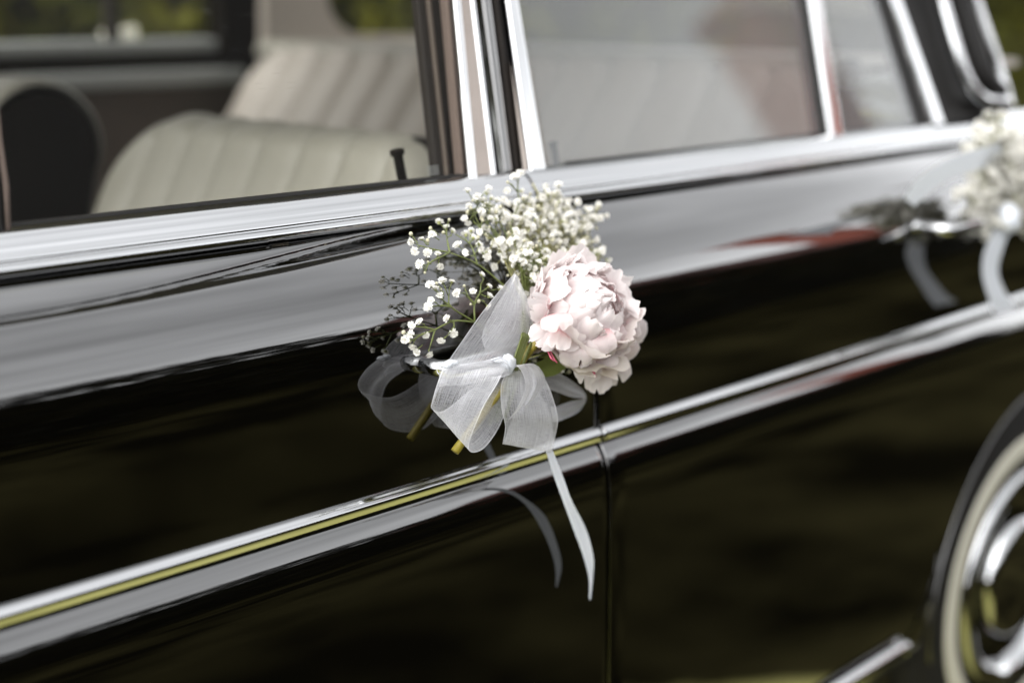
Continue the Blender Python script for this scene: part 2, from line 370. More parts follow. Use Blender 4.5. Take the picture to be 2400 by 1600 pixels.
M['brick'] = simple('red_brick', (.46, .13, .09), .9, 0, .35, 14)
M['rooftile'] = simple('red_roof_tile', (.12, .042, .036), .85, 0, .3, 8)
house = thing('brick_house', (13.5, -10.5, GZ), 'red brick house with tall chimney, out of view, added for a reddish reflection in the rear window', 'house')  # unseen house, added to give the glass and doors red reflections
mb = MB(); mb.box((9.5, -13, GZ), (18.5, -8.4, 3.4)); mb.build('wall', 'brick', house, False)
rf = link('roof', meshdata('roof', [V(p) for p in ((9.2, -13.2, 3.41), (18.8, -13.2, 3.41), (18.8, -8.1, 3.41), (9.2, -8.1, 3.41), (9.6, -10.7, 5.4), (18.4, -10.7, 5.4))], [(0, 3, 2, 1), (3, 4, 5, 2), (0, 1, 5, 4), (0, 4, 3), (1, 2, 5)], False), house, 'rooftile')
mb = MB(); mb.box((16.5, -9.6, 3.5), (17.6, -8.6, 8.6)); mb.box((16.4, -9.7, 8.61), (17.7, -8.5, 8.9)); o = mb.build('chimney', 'brick', None, False); o.parent = rf

# ------------------------------------------------------------------ the car
car = thing('vintage_car', (0, .9, GZ), 'glossy black vintage saloon car with chrome mouldings and pale ribbed seats', 'car')
TILT = [(.685, 1.5), (.73, 3), (.765, 7), (.795, 13), (.82, 22), (.845, 35), (.868, 47), (.885, 57), (.90, 62)]
def tilt(z):
    if z <= TILT[0][0]: return TILT[0][1]
    for (z0, t0), (z1, t1) in zip(TILT, TILT[1:]):
        if z <= z1: return lerp(t0, t1, (z - z0) / (z1 - z0))
    return TILT[-1][1]
PROF = []                                   # (z, y) of the upper door skin from the moulding up
z, y = .652, 0.0
while z < .9005:
    h_ = .003 if z < .845 else .0012
    PROF.append((z, y)); y += math.tan(R_(tilt(z + h_ / 2))) * h_; z += h_
YB = PROF[-1][1]                            # shoulder depth under the belt moulding
LOW = [(.652, 0), (.6495, -.0024), (.646, -.0050), (.641, -.0080), (.635, -.0106), (.628, -.0128), (.620, -.0145), (.611, -.0157), (.600, -.0166), (.58, -.0174),
       (.55, -.018), (.5, -.0185), (.45, -.019), (.4, -.019), (.35, -.0185), (.3, -.0165), (.25, -.012), (.2, -.004), (.16, .008), (.135, .022)]
def bow(x): return .014 * x * x
def reflect_crease(x, z):                           # shallow crease added for dark reflected lines below the belt, fading out by the door gap
    if x > .02: return 0
    zc = .872 + .020 * smooth((x + .62) / .55); k = 1 - smooth((x + .25) / .27)
    sg = lerp(.0022, .0046, smooth((x + .60) / .35))
    return 2.2 * sg * k * math.exp(-((z - zc) / sg) ** 2)
def prof_y(z):
    for (z0, y0), (z1, y1) in zip(PROF, PROF[1:]):
        if z0 <= z <= z1: return lerp(y0, y1, (z - z0) / (z1 - z0))
    return PROF[0][1] if z < PROF[0][0] else PROF[-1][1]
def shoulder(x, z):                         # the shoulder rolls over higher towards the front of the car
    if z <= .70 or z >= .90 or x > .05: return 0
    b = smooth((z - .70) / .10) * smooth((.90 - z) / .095); d = .034 * smooth((.05 - x) / .38)
    return prof_y(z - d * b) - prof_y(z)
def skin(x, z, y): return V((x, y + bow(x) + reflect_crease(x, z) + shoulder(x, z), z))
def panel(name, xs, gap_end=None, gap_start=None, zlow=None):
    pts = list(reversed(PROF)) + LOW[1:]
    vs, fs = [], []
    cols = []
    for x in xs:
        zl = zlow(x) if zlow else -9
        col = [(z, y) for z, y in pts if z > zl + 1e-4]
        if zlow and zl > pts[-1][0]:
            for (z0, y0), (z1, y1) in zip(pts, pts[1:]):
                if z0 >= zl >= z1: col.append((zl, lerp(y0, y1, (z0 - zl) / (z0 - z1)))); break
        cols.append((x, col))
    n = len(pts)
    for x, col in cols:                      # resample every column to the same count
        if len(col) < n:
            top = [c for c in col if c[0] >= .595]; bot = [c for c in col if c[0] < .6]
            k = n - len(top); zl = col[-1][0]; zt = top[-1][0]
            ys = []
            for i in range(1, k + 1):
                zz = lerp(zt, zl, i / k)
                for (z0, y0), (z1, y1) in zip(pts, pts[1:]):
                    if z0 >= zz >= z1: ys.append((zz, lerp(y0, y1, (z0 - zz) / (z0 - z1)))); break
            col = top + ys
        vs.append([skin(x, z, y) for z, y in col])
    def rim(c, dx, dirn):                    # rolled edge at the shut line
        out = []
        for k in range(1, 4):
            q = k / 3 * math.pi / 2
            out.append([p + V((dirn * dx * math.sin(q), dx * (1 - math.cos(q)), 0)) for p in c])
        out.append([p + V((dirn * dx, .03, 0)) for p in c]); return out
    if gap_end: vs = vs + rim(vs[-1], .0035, 1)
    if gap_start: vs = list(reversed(rim(vs[0], .0035, -1))) + vs
    flat = [p for c in vs for p in c]
    for i in range(len(vs) - 1):
        for j in range(n - 1): fs.append((i * n + j, i * n + j + 1, (i + 1) * n + j + 1, (i + 1) * n + j))
    return link(name, meshdata(name, flat, fs), car, 'paint')
front = panel('front_door', [-1.5 + .85 * i / 24 for i in range(24)] + [-.65 + .644 * i / 110 for i in range(111)], gap_end=True)
WX, WZ, AR = 1.06, .187, .322               # rear wheel centre and arch radius
xa = WX - AR
xs = [.006 + (xa - .012) * i / 30 for i in range(31)] + [xa - .001] + [WX - AR * math.cos(math.pi * i / 40) for i in range(41)] + [WX + AR + .004, 1.6, 1.9, 2.2]
def zl(x):
    d = AR ** 2 - (x - WX) ** 2
    return WZ + math.sqrt(max(d, 0)) if abs(x - WX) <= AR and x > xa - .0005 else -9
rear = panel('rear_door', xs, gap_start=True, zlow=zl)
# arch lip: rolled flange standing a little proud
mb = MB()
mb.tube([V((WX - (AR + .006) * math.cos(q), -.0175 + bow(WX - AR * math.cos(q)), WZ + (AR + .006) * math.sin(q))) for q in [R_(-6 + 192 * i / 50) for i in range(51)]], .0042, 12)
mb.build('wheel_arch_lip', 'satin_paint', car)
mb = MB(); mb.tube([V((WX, .02, WZ)), V((WX, .30, WZ))], AR, 48, cap=False); mb.tube([V((WX, .299, WZ)), V((WX, .303, WZ))], AR, 48); mb.build('wheel_housing', 'gap', car)
mb = MB(); mb.box((-1.5, .05, .1), (.70, .06, .86)); mb.build('door_inner_shell', 'gap', car, False)  # near-black sheet put behind the doors for the shade in the gap

# mouldings: chrome profiles swept along the car
def sweep(name, prof, x0, x1, mat, parent=car, n=40, off=V((0, 0, 0)), caps=True):
    def fn(u, v):
        k = v * (len(prof) - 1); i = min(int(k), len(prof) - 2); q = k - i
        yy, zz = lerp(prof[i][0], prof[i + 1][0], q), lerp(prof[i][1], prof[i + 1][1], q); x = lerp(x0, x1, u)
        return V((x, yy + bow(x), zz)) + off
    nv = (len(prof) - 1)
    me = griddata(name, fn, n, nv, flip=True)
    o = link(name, me, parent, mat); return o
def arc(c, r, a0, a1, n=6): return [(c[0] + r[0] * math.cos(R_(lerp(a0, a1, i / n))), c[1] + r[1] * math.sin(R_(lerp(a0, a1, i / n)))) for i in range(n + 1)]
# belt: lower bead, narrow groove, broad convex top
B0 = YB - .012
belt = [(B0 + .012, .8955), (B0 + .003, .8962)] + arc((B0 + .003, .9015), (.0055, .0055), 265, 140, 8) + \
       [(B0 + .0040, .9068)] + arc((B0 + .0085, .9085), (.0038, .0038), 200, 120, 4) + [(B0 + .0085, .9128)] + \
       [(B0 + .0102, .9160), (B0 + .0128, .9200), (B0 + .0165, .9238), (B0 + .0210, .9270), (B0 + .0258, .9294), (B0 + .0310, .9310), (B0 + .038, .9314)]
sweep('belt_moulding', belt, -1.5, -.002, 'chrome')
sweep('belt_moulding', belt, .002, 1.55, 'chrome')
GY = B0 + .038; GZ0 = .9314                 # where the glass rises out of the belt
# side moulding: half-round chrome strip
sidep = [(.004, .6722), (-.0010, .6713), (-.0050, .6694), (-.0080, .6668), (-.0086, .6660), (-.0086, .6652), (-.0072, .6612), (-.0054, .6572), (-.0036, .6538), (-.0016, .6516), (.004, .6506)]
for a_, b_ in ((-1.5, -.0035), (.0035, 1.9)):
    sweep('side_moulding', sidep, a_, b_, 'chrome')
    mb = MB()
    mb.ball(((b_ if b_ < 0 else a_), .0, .662), .0088, 10, sq=(.25, 1, 1)); mb.build('moulding_end', 'chrome', car)
sillp = arc((.018, .155), (.012, .011), 100, 265, 8)
sweep('sill_moulding', sillp, -1.5, .668, 'chrome', off=V((0, -.025, .042)))
mb = MB(); mb.ball((.668, -.003, .196), .0115, 10); mb.build('moulding_end', 'chrome', car)
sweep('sill', [(.03, .14), (.028, .09), (.06, .03), (.2, .02)], -1.5, .70, 'paint')
for xx in (-.345, -.08): # small clips under the belt
    mb = MB(); mb.box((xx, B0 - .002, .8925), (xx + .018, B0 + .006, .8952)); mb.build('moulding_clip', 'dull_chrome', car, False)

# greenhouse: everything lies on the inward-leaning plane of the side glass
LEAN = R_(20)
GN = V((0, -math.cos(LEAN), math.sin(LEAN)))          # outward normal
G0 = V((0, GY, GZ0))
def PG(px, py, off=0):                                 # photo point -> plane `off` metres outside the glass
    r = ray(px, py); o = G0 + GN * off; return CAM + r * ((o - CAM).dot(GN) / r.dot(GN))
def bar(name, b0, b1, t0, t1, off, depth, mat, bev=.002, top=1.42, dip=.006):
    """upright bar whose outer face runs between two bottom and two top photo points"""
    ps = []
    for b, t in ((b0, t0), (b1, t1)):
        p, q = PG(*b, off), PG(*t, off); d = (q - p) / (q.z - p.z)
        ps.append((p + d * (GZ0 - dip - p.z), p + d * (top - p.z)))
    o_ = [ps[0][0], ps[1][0], ps[1][1], ps[0][1]]
    vs = o_ + [p - GN * depth for p in o_]
    o = link(name, meshdata(name, vs, [(0, 1, 2, 3), (7, 6, 5, 4), (0, 4, 5, 1), (1, 5, 6, 2), (2, 6, 7, 3), (3, 7, 4, 0)], False), car, mat)
    return bevel(o, bev, 3) if bev else o
def pane(name, a, b, mat, off=-.002, top=1.38):
    vs = []
    for k in (a, b):
        p, q = PG(*k[0], off), PG(*k[1], off); d = (q - p) / (q.z - p.z)
        vs += [p + d * (GZ0 - .004 - p.z), p + d * (top - p.z)]
    return link(name, meshdata(name, [vs[0], vs[2], vs[3], vs[1]], [(0, 1, 2, 3)], False), car, mat)
# front door side
pane('front_window', ((-900, 650), (-900, 0)), ((1060, 415), (1030, 0)), 'glass_clear')
bar('inner_window_channel', (1024, 420), (1080, 415), (978, 0), (1047, 0), -.012, .012, 'trim_brown', .003)
bar('inner_channel_lip', (1048, 418), (1056, 418), (1003, 0), (1012, 0), -.008, .01, 'door_card', .002)
bar('felt_seal', (1082, 415), (1091, 414), (1046, 0), (1054, 0), .004, .012, 'felt', .003)
bar('window_seal', (1091, 414), (1106, 413), (1054, 0), (1066, 0), .001, .012, 'rubber', .002)
bar('door_frame', (1104, 412), (1121, 412), (1065, 0), (1083, 0), .012, .03, 'chrome', .0035)
bar('pillar_plate', (1120, 412), (1157, 412), (1082, 0), (1106, 0), .006, .02, 'beige_chrome', .001)
bar('door_frame', (1155, 412), (1166, 412), (1105, 0), (1116, 0), .009, .02, 'chrome', .003)
bar('center_pillar', (1164, 412), (1238, 408), (1114, 0), (1188, 0), -.012, .06, 'rubber', .002)
bar('door_seal', (1185, 412), (1205, 410), (1132, 0), (1152, 0), -.002, .012, 'paint', .004)
bar('door_seal', (1212, 412), (1222, 410), (1160, 0), (1170, 0), -.005, .01, 'trim_brown', .004)
bar('door_frame', (1228, 410), (1252, 408), (1180, 0), (1195, 0), .002, .02, 'beige_chrome', .003)
bar('door_frame', (1246, 409), (1285, 407), (1189, 0), (1219, 0), .010, .03, 'chrome', .007)
bm_ = MB()
for r_ in range(4):
    for c_ in range(6):
        p = PG(1002 + c_ * 4.6 + r_ * .8, 392 + r_ * 6 - c_ * .6, .0008); bm_.box(p - V((.0007, .0002, .0008)), p + V((.0007, .0002, .0008)))
o = bm_.build('etched_mark', 'cap_grey', car, False); o['kind'] = 'stuff'
# rear door glass, divider, quarter light, tail of the door frame
pane('rear_window', ((1285, 398), (1215, 0)), ((1945, 300), (1895, 0)), 'glass_sky_haze')
bar('divider_seal', (1925, 305), (1948, 300), (1880, 0), (1903, 0), .002, .02, 'rubber', .003)
bar('window_divider', (1948, 300), (1976, 297), (1902, 0), (1930, 0), .008, .022, 'chrome', .005)
pane('quarter_window', ((1976, 298), (1930, 0)), ((2150, 276), (2060, 0)), 'glass_sky_haze')
bar('window_seal', (2150, 280), (2188, 277), (2062, 0), (2092, 0), .002, .02, 'rubber', .003)
bar('door_frame', (2186, 277), (2212, 274), (2091, 0), (2116, 0), .010, .03, 'chrome', .005)
bar('rear_pillar', (2210, 274), (2320, 262), (2113, 0), (2212, 0), -.006, .05, 'rubber', .004)  # painted pillar given dull rubber black, so no sky reflection shows on it
# black sealing strip along the bottom of each window
for x0, x1 in ((-1.5, -.075), (.075, .93)):
    sweep('window_seal', [(GY - .0050, .9308), (GY - .0046, .9326), (GY - .003, .9332), (GY + .0015, .9334)], x0, x1, 'rubber')
# front edge of the front pane: felt-lined runner with a frayed end
a_, b_ = PG(18, 548, .002), PG(-2, 330, .002)
mb = MB(); mb.tube([a_, lerp(a_, b_, .5) + V((.002, 0, 0)), b_, b_ + (b_ - a_) * 3], .0030, 8); mb.build('felt_seal', 'felt', car)
mb = MB(); mb.tube([a_ + V((-.004, 0, 0)), b_ + V((-.004, 0, 0)), b_ + (b_ - a_) * 3], .0028, 8); mb.build('window_seal', 'rubber', car)
mb = MB()
for q in range(7): mb.tube([a_ + V((0, -.002, -.002)), a_ + V((rnd.uniform(-.006, .012), -.004, rnd.uniform(-.006, .004)))], .0011, 5)
mb.build('frayed_thread', 'felt', car)
# door lock button inside the front glass
p0, p1 = PG(945, 430, -.03), PG(930, 352, -.03)
mb = MB(); mb.tube([p0 - (p1 - p0) * .3, lerp(p0, p1, .82), lerp(p0, p1, .86), p1, lerp(p0, p1, 1.02)], [.0052, .0052, .0074, .0078, .0055], 12); mb.build('lock_button', 'seat_dark', car)
p0, p1 = PG(1306, 400, -.03), PG(1296, 335, -.03)
mb = MB(); mb.tube([p0 - (p1 - p0) * .3, lerp(p0, p1, .82), p1, lerp(p0, p1, 1.03)], [.0042, .0042, .0058, .004], 12); mb.build('lock_button', 'seat_dark', car)

# rear window surround: two chrome strips with a rubber between them, wrapping round the tail
def strip(name, pts, r, mat, sq=1): mb = MB(); mb.tube([poly(pts, i / 30) for i in range(31)], r, 10); return mb.build(name, mat, car)
j = [PG(2206 - 88 * k, 0 - 240 * k, .012) for k in (1, .5)] + [PG(2206, 0, .012), PG(2232, 90, .012), PG(2258, 170, .012), PG(2285, 218, .014), PG(2318, 238, .010), PG(2352, 236, .0)]
strip('rear_window_trim', j + [V((1.32, .40, .965)), V((1.5, .9, .96))], .0105, 'chrome')
j2 = [PG(2284 - 88 * k, 0 - 240 * k, .004) for k in (1, .5)] + [PG(2284, 0, .004), PG(2318, 100, .004), PG(2345, 180, .004), PG(2368, 262, .004)]
strip('rear_window_trim', j2, .0095, 'chrome')
j3 = [PG(2246 - 88 * k, 0 - 240 * k, .0) for k in (1, .5)] + [PG(2246, 0, .0), PG(2276, 100, .0), PG(2304, 180, .0), PG(2340, 222, .0)]
strip('rear_window_seal', j3, .019, 'rubber')
g_ = [V((1.15, .19, 0)), V((1.36, .42, 0)), V((1.46, .9, 0)), V((1.36, 1.40, 0)), V((1.15, 1.66, 0))]
grid('rear_windscreen', lambda u, v: poly(g_, v) * lerp(1, .9, u) + V((0, .09 * u, lerp(.955, 1.40, u))), 4, 24, 'glass_far', car)
grid('boot_lid', lambda u, v: V((lerp(1.02, 2.3, u), lerp(.13, 1.75, v), .925 + .03 * math.sin(v * math.pi) - .12 * u * u)), 12, 12, 'paint', car)

# roof with headlining
mb = MB(); mb.box((-.9, .34, 1.405), (1.25, 1.52, 1.44)); bevel(mb.build('roof', 'paint', car, False), .015, 3)
mb = MB(); mb.box((-.9, .35, 1.395), (1.25, 1.51, 1.403)); mb.build('headlining', 'headlining', car, False)
mb = MB(); mb.box((-1.5, .06, .02), (1.3, 1.8, .05)); mb.build('floor_pan', 'carpet', car, False)
mb = MB(); mb.box((-1.5, .17, .05), (.93, .20, .90)); mb.build('near_door_lining', 'door_card', car, False)

# seats: padded channels side by side
def seat(x_top, slope, y0, y1, z0, z1, n, mat, depth, name, corner=.12, side='seat_dark', pf=.008):
    t = bpy.data.objects.new(name, None); COL.objects.link(t); t.location = (x_top, (y0 + y1) / 2, z0); put(t, car)
    t.matrix_parent_inverse = Matrix.Translation(car.location).inverted()
    def top(yy):                      # rounded shoulders
        d = min(yy - y0, y1 - yy) / corner
        return z1 - (0 if d >= 1 else (1 - math.sqrt(max(0, 1 - (1 - d) ** 2))) * corner)
    wd = (y1 - y0) / n
    for k in range(n):
        def fn(u, v, k=k):
            yy = y0 + wd * (k + v * .995 + .0025); zt = top(min(max(yy, y0 + .002), y1 - .002))
            puff = pf * (1 - (2 * v - 1) ** 4)
            if u < .62:
                zz = lerp(z0, zt - .03, u / .62); return V((x_top - (z1 - zz) * slope - puff, yy, zz))
            q = (u - .62) / .38 * math.pi * .5
            xb = x_top - (z1 - (zt - .03)) * slope
            return V((xb - puff * math.cos(q) + (1 - math.cos(q)) * .05, yy, zt - .03 + math.sin(q) * (.03 + puff * .6)))
        c = griddata('padded_channel', fn, 22, 8, flip=False)
        o = link('padded_channel', c, None, mat); o.parent = t; o.matrix_parent_inverse = Matrix.Translation(t.location).inverted()
    vs, fs, N = [], [], 24               # shell behind the channels
    for xo in (.0, depth):
        for i in range(N + 1):
            yy = lerp(y0 + .001, y1 - .001, i / N); zt = top(yy) - .008
            vs += [V((x_top - (z1 - zt) * slope * .6 + .006 + xo, yy, zt)), V((x_top - (z1 - z0) * slope + .004 + xo, yy, z0))]
    h = 2 * (N + 1)
    for i in range(N):
        a = 2 * i; fs += [(a, a + 2, a + 3, a + 1), (h + a, h + a + 1, h + a + 3, h + a + 2), (a, h + a, h + a + 2, a + 2)]
    fs += [(0, 1, h + 1, h), (2 * N, h + 2 * N, h + 2 * N + 1, 2 * N + 1)]
    o = link('seat_shell', meshdata('seat_shell', vs, fs, False), None, side); o.parent = t; o.matrix_parent_inverse = Matrix.Translation(t.location).inverted()
    return t
seat(.03, .55, .27, .955, .55, .946, 8, 'seat', .10, 'front_seat')
# far front seat: thick backrest with a round top, dark side panel framed by its pale cover
fs_ = bpy.data.objects.new('front_seat', None); COL.objects.link(fs_); fs_.location = (-.08, 1.38, .55); put(fs_, car)
FP = [(-.33, .55), (-.24, .75), (-.163, .90)] + [(-.070 + .095 * math.cos(R_(q)), .893 + .095 * math.sin(R_(q))) for q in range(165, -31, -15)] + [(-.02, .70), (-.06, .55)]
FPV = [V((x, 0, z)) for x, z in FP]
for k in range(8):
    def fn(u, v, k=k):
        p = poly(FPV, u); d = (poly(FPV, min(1, u + .01)) - poly(FPV, max(0, u - .01))).normalized(); nrm = V((-d.z, 0, d.x))
        return p + nrm * (.010 * (1 - (2 * v - 1) ** 4)) + V((0, 1.05 + .08 * (k + v * .99), 0))
    o = grid('padded_channel', fn, 50, 8, 'seat', None); o.parent = fs_; o.matrix_parent_inverse = Matrix.Translation(fs_.location).inverted()
cx_, cz_ = -.085, .80
sv = [V((lerp(cx_, poly(FPV, i / 40).x, .93), 1.053, lerp(cz_, poly(FPV, i / 40).z, .93))) for i in range(41)]
sv2 = [p + V((0, .63, 0)) for p in sv]
o = link('side_panel', meshdata('side_panel', sv + sv2, [tuple(range(41)), tuple(range(81, 40, -1))] + [(i, i + 1, 42 + i, 41 + i) for i in range(40)], False), None, 'seat_dark'); o.parent = fs_; o.matrix_parent_inverse = Matrix.Translation(fs_.location).inverted()
mb = MB(); mb.box((-.62, .28, .40), (-.10, .92, .56)); bevel(mb.build('seat_cushion', 'seat', car, False), .05, 4)
mb = MB(); mb.box((-.70, 1.06, .40), (-.22, 1.70, .56)); bevel(mb.build('seat_cushion', 'seat', car, False), .05, 4)
seat(.79, .80, .22, 1.68, .50, 1.015, 13, 'seat_tan', .12, 'rear_bench', pf=.020)
grid('bench_top_roll', lambda u, v: V((.80 + .035 * math.cos(v * 2 * math.pi), lerp(.22, 1.70, u), 1.005 + .022 * math.sin(v * 2 * math.pi))), 30, 14, 'seat', car)
mb = MB(); mb.box((.82, .20, 1.0), (1.30, 1.70, 1.012)); mb.build('parcel_shelf', 'seat_tan', car, False)
# far side of the cabin
mb = MB(); mb.box((-1.5, 1.76, .1), (.95, 1.79, .985)); mb.build('far_door_lining', 'door_card', car, False)
mb = MB(); mb.box((-1.5, 1.752, .972), (.80, 1.80, .998)); bevel(mb.build('far_door_capping', 'seat_dark', car, False), .006)
mb = MB(); mb.box((-1.5, 1.775, .999), (.74, 1.86, 1.030)); bevel(mb.build('far_window_sill', 'cap_grey', car, False), .008)
mb = MB(); mb.box((.10, 1.735, .932), (.765, 1.759, .968)); bevel(mb.build('far_armrest_trim', 'cap_grey', car, False), .008)
mb = MB(); mb.box((.465, 1.79, 1.03), (.49, 1.815, 1.41)); mb.build('far_window_divider', 'trim_brown', car, False)
def slab(name, pts, y0, y1, mat):
    vs = [V((x, y0, z)) for x, z in pts] + [V((x, y1, z)) for x, z in pts]; n = len(pts)
    fs = [tuple(range(n)), tuple(reversed(range(n, 2 * n)))] + [(i, (i + 1) % n + 0, n + (i + 1) % n, n + i) for i in range(n)]
    return bevel(link(name, meshdata(name, vs, fs, False), car, mat), .008)
slab('far_pillar_frame', [(.715, .95), (.80, .95), (.82, 1.42), (.74, 1.42)], 1.74, 1.80, 'seat_dark')
arcpts = [(.955 + .07 * (1 - math.cos(q)), 1.10 - .07 * math.sin(q)) for q in [R_(90 * i / 6) for i in range(7)]]
slab('far_pillar_lining', [(.80, .95), (1.35, .95), (1.35, 1.022), (1.06, 1.026)] + list(reversed([(1.06 - .1 * math.sin(q), 1.127 - .1 * math.cos(q)) for q in [R_(90 * i / 6) for i in range(1, 7)]]))[::-1] + [(.94, 1.42), (.82, 1.42)], 1.70, 1.76, 'seat_tan')
link('far_window', meshdata('far_window', [V((-1.5, 1.80, 1.02)), V((.73, 1.80, 1.02)), V((.75, 1.66, 1.41)), V((-1.5, 1.66, 1.41))], [(0, 1, 2, 3)], False), car, 'glass_far')

# rear wheel
def lathe(name, prof, mat, parent, c, n=64):        # prof: (radius, outwards offset towards -y)
    def fn(u, v):
        k = u * (len(prof) - 1); i = min(int(k), len(prof) - 2); q = k - i
        r, o = lerp(prof[i][0], prof[i + 1][0], q), lerp(prof[i][1], prof[i + 1][1], q); a = 2 * math.pi * v
        return V((c[0] + r * math.cos(a), c[1] - o, c[2] + r * math.sin(a)))
    return link(name, griddata(name, fn, len(prof) - 1, n, closed_v=True), parent, mat)
wheel = bpy.data.objects.new('rear_wheel', None); COL.objects.link(wheel); wheel.location = (WX, .03, WZ); put(wheel, car)
wheel.matrix_parent_inverse = Matrix.Translation(car.location).inverted()
wc = (WX, .03, WZ)
for nm, pr, mt in (('tyre', [(.20, -.15), (.30, -.15), (.335, -.12), (.337, -.02), (.325, .005), (.30, .016), (.27, .020), (.248, .022), (.205, .018), (.2, 0)], 'tyre'),
                   ('whitewall', [(.249, .0215), (.2485, .0245), (.246, .0255), (.216, .0245), (.213, .0235), (.212, .019)], 'whitewall'),
                   ('rim', [(.211, .018), (.207, .024), (.203, .024), (.197, .014), (.19, .0), (.15, -.02)], 'seat_dark'),
                   ('trim_ring', [(.192, .005), (.19, .018), (.184, .026), (.174, .029), (.162, .026), (.152, .016), (.147, .002)], 'chrome'),
                   ('wheel_disc', [(.15, .002), (.12, -.008), (.105, -.004)], 'paint'),
                   ('hubcap', [(.106, -.006), (.104, .012), (.098, .022), (.088, .027), (.07, .026), (.06, .030), (.03, .038), (.0005, .040)], 'chrome')):
    o = lathe(nm, pr, mt, None, wc); o.parent = wheel; o.matrix_parent_inverse = Matrix.Translation(wheel.location).inverted()

# door handles: pull bar on two stems with a push button
def handle(p):                                       # p: left (forward) end of the bar
    t = bpy.data.objects.new('door_handle', None); COL.objects.link(t); t.location = p; put(t, car)
    t.matrix_parent_inverse = Matrix.Translation(car.location).inverted()
    def sub(mb, n, mt):
        o = mb.build(n, mt); o.parent = t; o.matrix_parent_inverse = Matrix.Translation(t.location).inverted()
    mb = MB(); y0 = min(PROF, key=lambda q: abs(q[0] - p.z))[1]
    mb.tube([V((p.x + .002, y0, p.z)), V((p.x + .001, p.y + .012, p.z)), V((p.x + .006, p.y + .002, p.z)), V((p.x + .03, p.y, p.z + .001)), V((p.x + .10, p.y, p.z + .002)),
             V((p.x + .15, p.y + .004, p.z)), V((p.x + .165, p.y + .014, p.z)), V((p.x + .168, y0, p.z))], [.009, .008, .009, .0105, .0105, .010, .010, .012], 12)
    sub(mb, 'pull_bar', 'chrome')
    mb = MB(); mb.tube([V((p.x + .185, y0 + .004, p.z)), V((p.x + .185, y0 - .014, p.z)), V((p.x + .185, y0 - .018, p.z))], [.011, .0105, .008], 16); sub(mb, 'push_button', 'chrome')
    mb = MB(); mb.ball((p.x, y0 + .002, p.z), .012, 14, sq=(1, .4, .8)); sub(mb, 'base_plate', 'chrome')
    mb = MB(); mb.ball((p.x + .176, y0 + .002, p.z), .02, 14, sq=(1.4, .4, .8)); sub(mb, 'base_plate', 'chrome')
handle(PY(1046, 869, -.026))
handle(PY(2225, 540, -.030))

# ------------------------------------------------------------------ baby's breath
def floret_mesh(seed):
    r = random.Random(seed); vs, fs, mids = [], [], []
    for ring, (n, el, ln) in enumerate(((6, 8, 1.0), (6, 34, .92), (5, 60, .8), (3, 84, .6))):
        for k in range(n):
            a = 2 * math.pi * (k + .5 * (ring % 2)) / n + r.uniform(-.25, .25); e = R_(el + r.uniform(-10, 10)); l = ln * r.uniform(.82, 1.12)
            d = V((math.cos(a) * math.cos(e), math.sin(a) * math.cos(e), math.sin(e))); s = V((-math.sin(a), math.cos(a), 0)); up = d.cross(s) * -1
            b = len(vs); wv = r.uniform(.26, .36)
            vs += [d * .1 - s * .08, d * .1 + s * .08, d * (.62 * l) + s * wv + up * .10, d * (.62 * l) - s * wv + up * .10,
                   d * l + s * wv * .85 + up * r.uniform(-.12, .2), d * l - s * wv * .85 + up * r.uniform(-.12, .2), d * (l * .9) + up * .06]
            fs += [(b, b + 1, b + 2, b + 3), (b + 3, b + 2, b + 6), (b + 2, b + 4, b + 6), (b + 3, b + 6, b + 5)]; mids += [0] * 4
    b = len(vs)
    for k in range(6): a = math.pi * k / 3; vs.append(V((math.cos(a) * .42, math.sin(a) * .42, .02)))
    for k in range(6): a = math.pi * k / 3; vs.append(V((math.cos(a) * .18, math.sin(a) * .18, -.5)))
    for k in range(6): fs.append((b + k, b + 6 + k, b + 6 + (k + 1) % 6, b + (k + 1) % 6)); mids.append(1)
    me = meshdata('floret', vs, fs, False, None, mids); me.materials.append(M['floret']); me.materials.append(M['calyx']); return me
FLO = [floret_mesh(s) for s in range(6)]
def floret_joined(items, parent):
    vs, fs, mids = [], [], []
    for p, d, r in items:
        me = rnd.choice(FLO); mw = Matrix.Translation(p) @ d.normalized().to_track_quat('Z', 'Y').to_matrix().to_4x4() @ Matrix.Rotation(rnd.uniform(0, 6.28), 4, 'Z') @ Matrix.Scale(r, 4)
        b = len(vs); vs += [mw @ v.co for v in me.vertices]; fs += [tuple(b + i for i in q.vertices) for q in me.polygons]; mids += [q.material_index for q in me.polygons]
    me = meshdata('floret_cluster', vs, fs, False, None, mids); me.materials.append(M['floret']); me.materials.append(M['calyx'])
    o = link('floret_cluster', me); o.parent = parent; o['kind'] = 'stuff'
def floret(p, d, r, parent):
    o = bpy.data.objects.new('floret', rnd.choice(FLO)); COL.objects.link(o)
    q = d.normalized().to_track_quat('Z', 'Y')
    mw = Matrix.Translation(p) @ q.to_matrix().to_4x4() @ Matrix.Rotation(rnd.uniform(0, 6.28), 4, 'Z') @ Matrix.Diagonal((r, r, r * rnd.uniform(.75, 1.05), 1))
    o.parent = parent; o.matrix_basis = mw; return o
def part_empty(name, parent):
    t = bpy.data.objects.new(name, None); COL.objects.link(t); t.location = (0, 0, 0); t.parent = parent
    t.matrix_parent_inverse = Matrix.Translation(parent.location).inverted(); t.empty_display_size = .02; return t
def jit(s): return V((rnd.gauss(0, s), rnd.gauss(0, s), rnd.gauss(0, s)))
